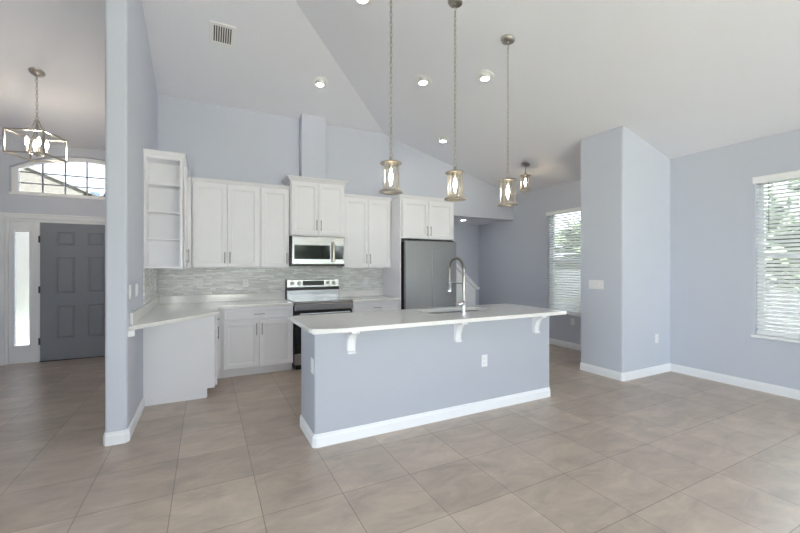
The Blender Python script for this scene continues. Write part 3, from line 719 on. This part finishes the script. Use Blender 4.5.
# undermount sink
t = thing('sink', 'stainless undermount sink set into the island countertop', 'sink', ((sxa + sxb) / 2, (sya + syb) / 2, .72))
g = B(); rings = []
for (ins, z) in ((-.02, IT - .0365), (-.004, IT - .0365), (.0, IT - .05), (.006, .73), (.03, .705), (.30 / 2, .70)):
    rings.append([g.bm.verts.new((x, y, z)) for x, y in rrect(sxa - 0 + ins, sxb - ins, sya + ins, syb - ins, max(.012, .06 - ins * .3))])
for a, c in zip(rings, rings[1:]):
    for k in range(len(a)): g.bm.faces.new((a[k], a[(k + 1) % len(a)], c[(k + 1) % len(a)], c[k]))
g.bm.faces.new(rings[-1]); g.build('bowl', 'steel', t, True)
g = B(); g.lathe([(.045, .7005), (.045, .704), (.02, .703), (.001, .702)], ((sxa + sxb) / 2, (sya + syb) / 2, 0), 20); g.build('drain', 'chrome', t, True)

# faucet
fxx = 2.296
fyy = 3.085
t = thing('kitchen_faucet', 'chrome spring-neck kitchen faucet standing on the island by the sink', 'faucet', (fxx, fyy, IT))
g = B(); g.lathe([(.030, IT), (.030, IT + .008), (.024, IT + .012), (.023, IT + .115), (.018, IT + .122), (.010, IT + .126), (.001, IT + .127)], (fxx, fyy, 0), 20); g.build('body', 'chrome', t, True)
g = B(); g.lathe([(.0145, IT + .126), (.0145, IT + .33), (.001, IT + .331)], (fxx, fyy, 0), 16); g.build('riser', 'pull', t, True)
g = B(); g.tube([(fxx - .02, fyy, IT + .085), (fxx - .06, fyy + .01, IT + .085)], .014, 10); g.tube([(fxx - .05, fyy + .008, IT + .085), (fxx - .09, fyy + .015, IT + .10)], .006, 8); g.build('lever', 'chrome', t, True)
pth = [(fxx, fyy, IT + .30 + .02 * k) for k in range(7)]
R_ = .125
for k in range(1, 25):
    a = pi * k / 24; pth.append((fxx, fyy + R_ - R_ * cos(a), IT + .42 + R_ * sin(a)))
for k in range(1, 7): pth.append((fxx, fyy + 2 * R_, IT + .42 - .02 * k))
g = B(); g.tube(pth, .0095, 8); hs = g.build('hose', 'black_matte', t, True)
# spring coil along the hose path
P = [Vector(p) for p in pth]; coil = []; turns = 70; n_ = turns * 8
lens = [0]
for a, c in zip(P, P[1:]): lens.append(lens[-1] + (c - a).length)
for i in range(n_ + 1):
    s_ = lens[-1] * i / n_; k = max(j for j in range(len(lens)) if lens[j] <= s_ + 1e-9); k = min(k, len(P) - 2)
    q = P[k].lerp(P[k + 1], (s_ - lens[k]) / (lens[k + 1] - lens[k])); d = (P[k + 1] - P[k]).normalized(); e1 = Vector((1, 0, 0)); e2 = d.cross(e1)
    a = 2 * pi * i / 8; coil.append(q + (e1 * cos(a) + e2 * sin(a)) * .0150)
g = B(); g.tube(coil, .0030, 5); g.build('spring', 'pull', t, True)
g = B(); zz = IT + .30; yh = fyy + 2 * R_
g.lathe([(.014, zz), (.020, zz - .01), (.021, zz - .07), (.026, zz - .085), (.026, zz - .105), (.001, zz - .106)], (fxx, yh, 0), 16); g.build('spray_head', 'chrome', t, True)
g = B(); g.tube([(fxx, fyy, IT + .29), (fxx, yh - .02, IT + .29)], .006, 8); g.tube([(fxx + .022 * cos(a * pi / 8), yh + .022 * sin(a * pi / 8), IT + .29) for a in range(16)], .004, 6, True); g.build('support_arm', 'chrome', t, True)

# ---------------------------------------------------------------- wall plates
def outlet(label, o, u, n, kind='outlet', gangs=1, cat='outlet'):
    m = local(o, u, n); W = .072 + .046 * (gangs - 1)
    t = thing('wall_outlet' if kind == 'outlet' else 'switch_plate', label, cat, o)
    t.name = 'power_outlet' if kind == 'outlet' else 'light_switch'
    g = B(m); g.box(-W / 2, W / 2, 0.0003, .006, -.058, .058, .002); g.build('cover_plate', 'plastic', t)
    for k in range(gangs):
        a = (k - (gangs - 1) / 2) * .046
        if kind == 'outlet':
            g = B(m)
            for c in (-.020, .020): g.box(a - .017, a + .017, .005, .009, c - .014, c + .014, .003)
            r_ = g.build('receptacle', 'plastic', t)
            for c in (-.020, .020):
                g = B(m); g.box(a - .008, a - .006, .0088, .0093, c - .003, c + .006); g.box(a + .006, a + .008, .0088, .0093, c - .003, c + .006)
                g.box(a - .006, a + .006, .0088, .0091, c - .003, c - .002)
                g.build('slot', 'slot', r_)
        else:
            g = B(m); g.box(a - .0165, a + .0165, .004, .0095, -.033, .033, .003); g.build('rocker', 'plastic', t)
XP, YP, XN, YN = (1, 0, 0), (0, 1, 0), (-1, 0, 0), (0, -1, 0)
outlet('white outlet on the front face of the kitchen island, below the middle bracket', (2.405, iy0, .485), XP, YN)
outlet('white outlet low on the closet wall facing the room', (5.24, 2.88, .46), XP, YN)
outlet('white outlet under the dining nook window', (RX, 4.40, .46), YP, XN)
outlet('four gang white light switch on the side of the closet wall', (4.53, 3.235, 1.165), YP, XN, 'switch', 4, 'light switch')
outlet('white outlet in the mosaic behind the corner of the countertop', (-.075, BY - .012, 1.165), XP, YN)
outlet('white outlet in the mosaic above the wide drawer left of the range', (.50, BY - .012, 1.165), XP, YN)
outlet('white outlet in the mosaic right of the range', (2.34, BY - .012, 1.165), XP, YN)
outlet('white outlet on the mosaic return under the open shelf', (WX + .012, 5.45, 1.165), YP, XP)
outlet('white light switch on the wing wall nearest its end corner', (WX, 3.79, 1.19), YP, XP, 'switch', 1, 'light switch')
outlet('white light switch on the wing wall nearer the mosaic tiles', (WX, 4.12, 1.19), YP, XP, 'switch', 2, 'light switch')
outlet('white outlet on the narrow end face of the island', (ix0, 2.965, .62), YP, XN)

# ---------------------------------------------------------------- lamps
def chain(g, x, y, z0, z1, pitch=.042, r=.0028, w=.0095):
    n = max(2, int(round((z1 - z0) / pitch))); p = (z1 - z0) / n
    for i in range(n):
        zc = z0 + (i + .5) * p; h = p * .5 + .005; pts = []
        for k in range(10):
            a = 2 * pi * k / 10; u = w * cos(a); v = h * sin(a)
            pts.append((x + (u if i % 2 else 0), y + (0 if i % 2 else u), zc + v))
        g.tube(pts, r, 4, True)
def lantern(t, x, y, zb, H, R):
    """glass cylinder lantern: ring base, cap, rods, glass, socket, bulb"""
    zt = zb + H
    g = B(); g.lathe([(R * .62, zb + .012), (R, zb + .010), (R, zb + .018), (R * .97, zb + .024), (R * .80, zb + .026), (R * .74, zb + .034), (R * .62, zb + .034), (R * .62, zb + .012)], (x, y, 0), 32, cap=False)
    g.build('base_ring', 'lampmetal', t, True)
    g = B(); g.lathe([(.001, zt - .012), (R * .88, zt - .012), (R * .92, zt - .008), (R * .90, zt - .002), (R * .55, zt + .004), (R * .30, zt + .010), (.014, zt + .014), (.012, zt + .045), (.006, zt + .05), (.001, zt + .05)], (x, y, 0), 32); g.build('cap', 'lampmetal', t, True)
    for k in range(4):
        a = pi / 4 * (2 * k) + .35; g = B(); px, py = x + R * .80 * cos(a), y + R * .80 * sin(a); g.tube([(px, py, zb + .024), (px, py, zt - .010)], .0042, 6); g.build('rod', 'lampmetal', t, True)
    g = B(); g.lathe([(R * .72, zb + .034), (R * .72, zt - .014)], (x, y, 0), 32, cap=False); g.build('glass_shade', 'shadeglass', t, True)
    g = B(); g.lathe([(.020, zt - .012), (.020, zt - .045), (.016, zt - .06), (.001, zt - .06)], (x, y, 0), 16); s_ = g.build('socket', 'lampmetal', t, True)
    g = B(); z = zt - .06; g.lathe([(.001, z - .105), (.007, z - .10), (.014, z - .080), (.017, z - .06), (.014, z - .035), (.009, z - .012), (.008, z)], (x, y, 0), 16); g.build('bulb', 'bulb', s_, True)
def pendant(x, y, zb, label, H=.262, R=.098):
    zt = zb + H; zc = zC(x, y)
    t = thing('pendant_lamp', label, 'pendant lamp', (x, y, zc), 'glass pendant lamps over the island')
    lantern(t, x, y, zb, H, R)
    g = B(); g.tube([(x + .016 * cos(a * pi / 8), y, zt + .062 + .016 * sin(a * pi / 8)) for a in range(16)], .003, 6, True); g.build('loop', 'lampmetal', t, True)
    g = B(); chain(g, x, y, zt + .076, zc - .05); g.build('chain', 'lampmetal', t, True)
    g = B(); sl_ = -.272
    g.lathe([(.001, -.040), (.010, -.038), (.014, -.028), (.046, -.025), (.060, -.017), (.066, -.005), (.066, .0)], (0, 0, 0), 28)
    for v in g.bm.verts: 
        k = max(0, 1 + v.co.z / .04) if v.co.z > -.04 else 0
        v.co = Vector((x + v.co.x, y + v.co.y, zc + v.co.z + v.co.x * sl_ * min(1, k + .0) ))
    g.build('canopy', 'lampmetal', t, True)
pendant(1.369, 2.84, 2.003, 'glass cylinder pendant on a long chain over the clipped end of the island')
pendant(2.016, 2.84, 1.997, 'glass cylinder pendant hanging over the middle of the island, nearest the faucet')
pendant(2.647, 2.84, 1.992, 'glass cylinder pendant over the island end nearest the closet wall')
# dining lamp
x, y = 4.665, 4.60; zb = 2.635; zc = zC(x, y)
t = thing('ceiling_lamp', 'small glass lantern on a short stem over the dining nook', 'ceiling lamp', (x, y, zc))
lantern(t, x, y, zb, .262, .098)
g = B(); g.tube([(x, y, zb + .30), (x, y, zc - .03)], .006, 8); g.build('stem', 'lampmetal', t, True)
g = B(); g.lathe([(.001, -.040), (.02, -.038), (.055, -.028), (.070, -.012), (.070, .0)], (0, 0, 0), 28)
for v in g.bm.verts: v.co = Vector((x + v.co.x, y + v.co.y, zc + v.co.z + v.co.x * -.272))
g.build('canopy', 'lampmetal', t, True)

# foyer chandelier: open box frame
ccx, ccy = -1.730, 5.779; zt, zb = 2.91, 2.66; S2 = .189; ang = radians(-16.8)
zc = zC(ccx, ccy)
t = thing('foyer_chandelier', 'open square metal frame chandelier with candle bulbs hanging in the entry', 'chandelier', (ccx, ccy, zc))
def rc(u, v, z): return (ccx + u * cos(ang) - v * sin(ang), ccy + u * sin(ang) + v * cos(ang), z)
cs = [(-S2, -S2), (S2, -S2), (S2, S2), (-S2, S2)]
Mz = Matrix.Translation((ccx, ccy, 0)) @ Matrix.Rotation(ang, 4, 'Z')
g = B(Mz); q = .008
for z in (zt, zb):
    g.box(-S2 - q, S2 + q, -S2 - q, -S2 + q, z - q, z + q, .002); g.box(-S2 - q, S2 + q, S2 - q, S2 + q, z - q, z + q, .002)
    g.box(-S2 - q, -S2 + q, -S2 + q, S2 - q, z - q, z + q, .002); g.box(S2 - q, S2 + q, -S2 + q, S2 - q, z - q, z + q, .002)
for u, v in cs: g.box(u - q, u + q, v - q, v + q, zb + q, zt - q, .002)
g.build('frame', 'lampmetal', t)
for u, v in cs:       # curved arms from the hub to the top corners
    g = B(); pts = []
    for k in range(13):
        s_ = k / 12; r_ = .02 + (1 - .02 / S2 * 1) * (s_ ** 2.2); pts.append(rc(u * min(1, .08 + .92 * s_ ** 2.0), v * min(1, .08 + .92 * s_ ** 2.0), zt + .16 * (1 - s_) ** 1.6 + .004))
    g.tube(pts, .005, 6); g.build('arm', 'lampmetal', t, True)
g = B(); g.lathe([(.001, zb + .0), (.012, zb + .004), (.018, zb + .02), (.03, zb + .026), (.03, zb + .034), (.007, zb + .04), (.007, zt + .13), (.022, zt + .15), (.022, zt + .165), (.010, zt + .18), (.001, zt + .18)], (ccx, ccy, 0), 16); g.build('hub', 'lampmetal', t, True)
g = B(); g.tube([rc(.016 * cos(a * pi / 8), 0, zt + .195 + .016 * sin(a * pi / 8)) for a in range(16)], .003, 6, True); g.build('loop', 'lampmetal', t, True)
g = B(); chain(g, ccx, ccy, zt + .21, zc - .04); g.build('chain', 'lampmetal', t, True)
g = B(); g.lathe([(.001, -.05), (.014, -.048), (.022, -.034), (.055, -.026), (.068, -.014), (.072, .0)], (0, 0, 0), 28)
for v in g.bm.verts: v.co = Vector((ccx + v.co.x, ccy + v.co.y, zc + v.co.z - .275 * v.co.y))
g.build('canopy', 'lampmetal', t, True)
for k in range(4):
    a = pi / 2 * k + pi / 4; px, py = .085 * cos(a), .085 * sin(a)
    g = B(); g.tube([rc(0, 0, zb + .03), rc(px * .6, py * .6, zb + .018), rc(px, py, zb + .035)], .005, 6); w_ = rc(px, py, 0)
    g.lathe([(.001, zb + .032), (.016, zb + .034), (.018, zb + .042), (.011, zb + .044)], (w_[0], w_[1], 0), 12); ca = g.build('candle_arm', 'lampmetal', t, True)
    g = B(); g.lathe([(.0105, zb + .042), (.0105, zb + .11), (.001, zb + .111)], (w_[0], w_[1], 0), 12); g.build('candle', 'candle', ca, True)
    g = B(); z = zb + .111; g.lathe([(.006, z), (.013, z + .015), (.017, z + .04), (.013, z + .07), (.005, z + .095), (.001, z + .10)], (w_[0], w_[1], 0), 12); g.build('bulb', 'candlebulb', ca, True)

# recessed lights
def recessed(x, y, label, zc=None, slope=None):
    z = zc if zc is not None else zC(x, y)
    sx_, sy_ = (0, 0) if zc is not None else ((-.272, 0) if zB(x) < zA(y) else (0, -.275))
    t = thing('recessed_light', label, 'ceiling light', (x, y, z), 'recessed ceiling lights')
    g = B(); g.lathe([(.060, -.006), (.066, -.010), (.098, -.008), (.104, -.003), (.104, .002), (.060, .002), (.060, -.006)], (0, 0, 0), 32, cap=False)
    for v in g.bm.verts: v.co = Vector((x + v.co.x, y + v.co.y, z + v.co.z + sx_ * v.co.x + sy_ * v.co.y))
    g.build('trim_ring', 'ventpaint', t, True)
    g = B(); zl = z - .036 if zc is None else z - .010
    g.lathe([(.054, z + .016), (.056, zl), (.052, zl - .003), (.047, zl - .003), (.047, zl)], (x, y, 0), 28, cap=False); g.build('housing', 'ventpaint', t, True)
    g = B(); g.lathe([(.047, zl - .001), (.046, zl - .0025), (.02, zl - .003), (.001, zl - .0032)], (x, y, 0), 28); g.build('lens', 'lens', t, True)
recessed(1.35, 4.977, 'lit recessed light on the ceiling over the range, left of the ceiling fold')
recessed(2.389, 4.044, 'lit recessed light between the first two pendant chains')
recessed(2.84, 3.416, 'lit recessed light between the second and third pendant chains')
recessed(3.373, 5.083, 'lit recessed light farthest back, over the refrigerator end')
recessed(1.334, 3.40, 'lit recessed light near the first pendant chain, cut off by the picture top')
recessed(.33, 4.03, 'recessed light beyond the vent, cut off by the picture top')
recessed(4.63, 6.24, 'lit recessed light in the low hallway ceiling', 2.345)

# ceiling vent
t = thing('ceiling_vent', 'square white louvred air vent on the sloping ceiling', 'vent', (.16, 4.615, zA(4.615)))
def onA(bm):
    for v in bm.verts: v.co = Vector((v.co.x, v.co.y, zA(v.co.y) + v.co.z))
vx0, vx1, vy0, vy1 = .035, .285, 4.47, 4.75
g = B(); fr = .032
g.box(vx0, vx0 + fr, vy0, vy1, -.010, .001, .002); g.box(vx1 - fr, vx1, vy0, vy1, -.010, .001, .002); g.box(vx0 + fr, vx1 - fr, vy0, vy0 + fr, -.010, .001, .002); g.box(vx0 + fr, vx1 - fr, vy1 - fr, vy1, -.010, .001, .002)
onA(g.bm); g.build('frame', 'ventpaint', t)
g = B(); g.box(vx0 + fr, vx1 - fr, vy0 + fr, vy1 - fr, -.0025, .0); onA(g.bm); g.build('backing', 'ventdark', t)
g = B()
for k in range(9):
    x = vx0 + fr + .0 + (vx1 - vx0 - 2 * fr) * k / 8; g.prism([(x - .004, -.010), (x + .003, -.010), (x + .006, -.003), (x - .001, -.003)], vy0 + fr, vy1 - fr, 'y')
onA(g.bm); g.build('louvres', 'ventpaint', t)

# ---------------------------------------------------------------- outdoors
b = B(); b.box(-60, 60, -60, 80, -.30, -.16); b.build('ground', 'grass', kind='structure')
b = B(); b.box(-4, 7, -8, SY - .16, -.16, -.02); b.build('ground_patio', 'concrete', kind='structure')
b = B(); b.box(-3.4, .2, DY + .17, 16, -.16, -.04); b.build('ground_walk', 'concrete', kind='structure')
def house(name, label, x0, x1, y0, y1, hw_, hr, axis, wallm, roofm):
    t = thing(name, label, 'house', ((x0 + x1) / 2, (y0 + y1) / 2, -.16))
    g = B()
    if axis == 'y':   # ridge runs along y, gable faces -y
        xm_ = (x0 + x1) / 2; g.prism([(x0, -.16), (x1, -.16), (x1, hw_), (xm_, hr), (x0, hw_)], y0, y1, 'y')
    else:
        ym = (y0 + y1) / 2; g.prism([(y0, -.16), (y1, -.16), (y1, hw_), (ym, hr), (y0, hw_)], x0, x1, 'x')
    g.build('walls', wallm, t)
    g = B(); th = .09; ov = .25
    if axis == 'y':
        s_ = (hr - hw_) / (xm_ - x0); g.prism([(x0 - ov, hw_ - ov * s_ + .01), (xm_, hr + .01), (x1 + ov, hw_ - ov * s_ + .01), (x1 + ov, hw_ - ov * s_ + th), (xm_, hr + th), (x0 - ov, hw_ - ov * s_ + th)], y0 - .12, y1 + .3, 'y')
    else:
        s_ = (hr - hw_) / (ym - y0); g.prism([(y0 - ov, hw_ - ov * s_ + .01), (ym, hr + .01), (y1 + ov, hw_ - ov * s_ + .01), (y1 + ov, hw_ - ov * s_ + th), (ym, hr + th), (y0 - ov, hw_ - ov * s_ + th)], x0 - .3, x1 + .3, 'x')
    g.build('roof', roofm, t)
    return t
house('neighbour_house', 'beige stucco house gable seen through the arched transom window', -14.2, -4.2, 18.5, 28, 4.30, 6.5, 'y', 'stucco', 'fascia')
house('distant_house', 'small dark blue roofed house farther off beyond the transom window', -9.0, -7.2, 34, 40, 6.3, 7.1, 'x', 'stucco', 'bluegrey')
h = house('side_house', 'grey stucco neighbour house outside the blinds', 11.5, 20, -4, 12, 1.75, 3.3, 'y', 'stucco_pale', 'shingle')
for y in (1.5, 6.2):
    g = B(); g.box(11.46, 11.5, y, y + 1.2, .6, 1.6); g.build('window', 'dframe', h)
leafverts = None
def tree(x, y, h, r, label, name='shade_tree'):
    t = thing(name, label, 'tree', (x, y, -.16), 'garden trees')
    g = B(); g.tube([(x, y, -.16), (x + .08, y, h * .3), (x - .05, y + .1, h * .55)], [.16, .12, .08], 8)
    for k in range(6):
        a = k * 1.05; g.tube([(x - .02, y + .05, h * (.35 + .03 * k)), (x + r * .5 * cos(a), y + r * .5 * sin(a), h * (.6 + .05 * k))], [.06, .02], 6)
    g.build('trunk', 'bark', t, True)
    g = B(); rnd = random.Random(int(x * 31 + y * 7))
    blobs = [(rnd.uniform(-.6, .6) * r, rnd.uniform(-.6, .6) * r, h * rnd.uniform(.5, .92), r * rnd.uniform(.35, .55)) for _ in range(16)]
    for bx, by, bz, br_ in blobs:
        for _ in range(110):
            d = Vector((rnd.gauss(0, 1), rnd.gauss(0, 1), rnd.gauss(0, .8))).normalized() * br_ * rnd.uniform(.55, 1.05)
            c = Vector((x + bx, y + by, bz)) + d; s_ = rnd.uniform(.04, .08) * (r + 1.2); n1 = Vector((rnd.gauss(0, 1), rnd.gauss(0, 1), rnd.gauss(0, 1))).normalized(); n2 = n1.orthogonal().normalized()
            g.face([c - n1 * s_, c + n2 * s_ * .5, c + n1 * s_, c - n2 * s_ * .5])
    g.build('foliage', 'leaf', t)
for x, y, h_, r_, lb in ((10.0, -30, 4.3, 2.3, 'round green tree far behind the patio, reflected in the microwave glass'),
                         (4.5, -29, 5.2, 2.6, 'tall green tree straight behind the sliding doors'),
                         (15.8, -30, 4.0, 2.1, 'rounded green tree at the far corner of the back garden'),
                         (13.0, -33, 3.1, 1.5, 'low green tree between two larger ones beyond the lawn'),
                         (9.2, 3.4, 2.6, 1.1, 'shrubby green tree outside the big blind window'),
                         (9.6, 6.4, 2.7, 1.2, 'green tree outside the dining nook window'),
                         (9.0, .2, 2.0, .9, 'smaller leafy shrub outside the big blind window'),
                         (-4.9, 11.5, 1.3, .7, 'small green shrub outside the entry sidelight')):
    tree(x, y, h_, r_, lb)
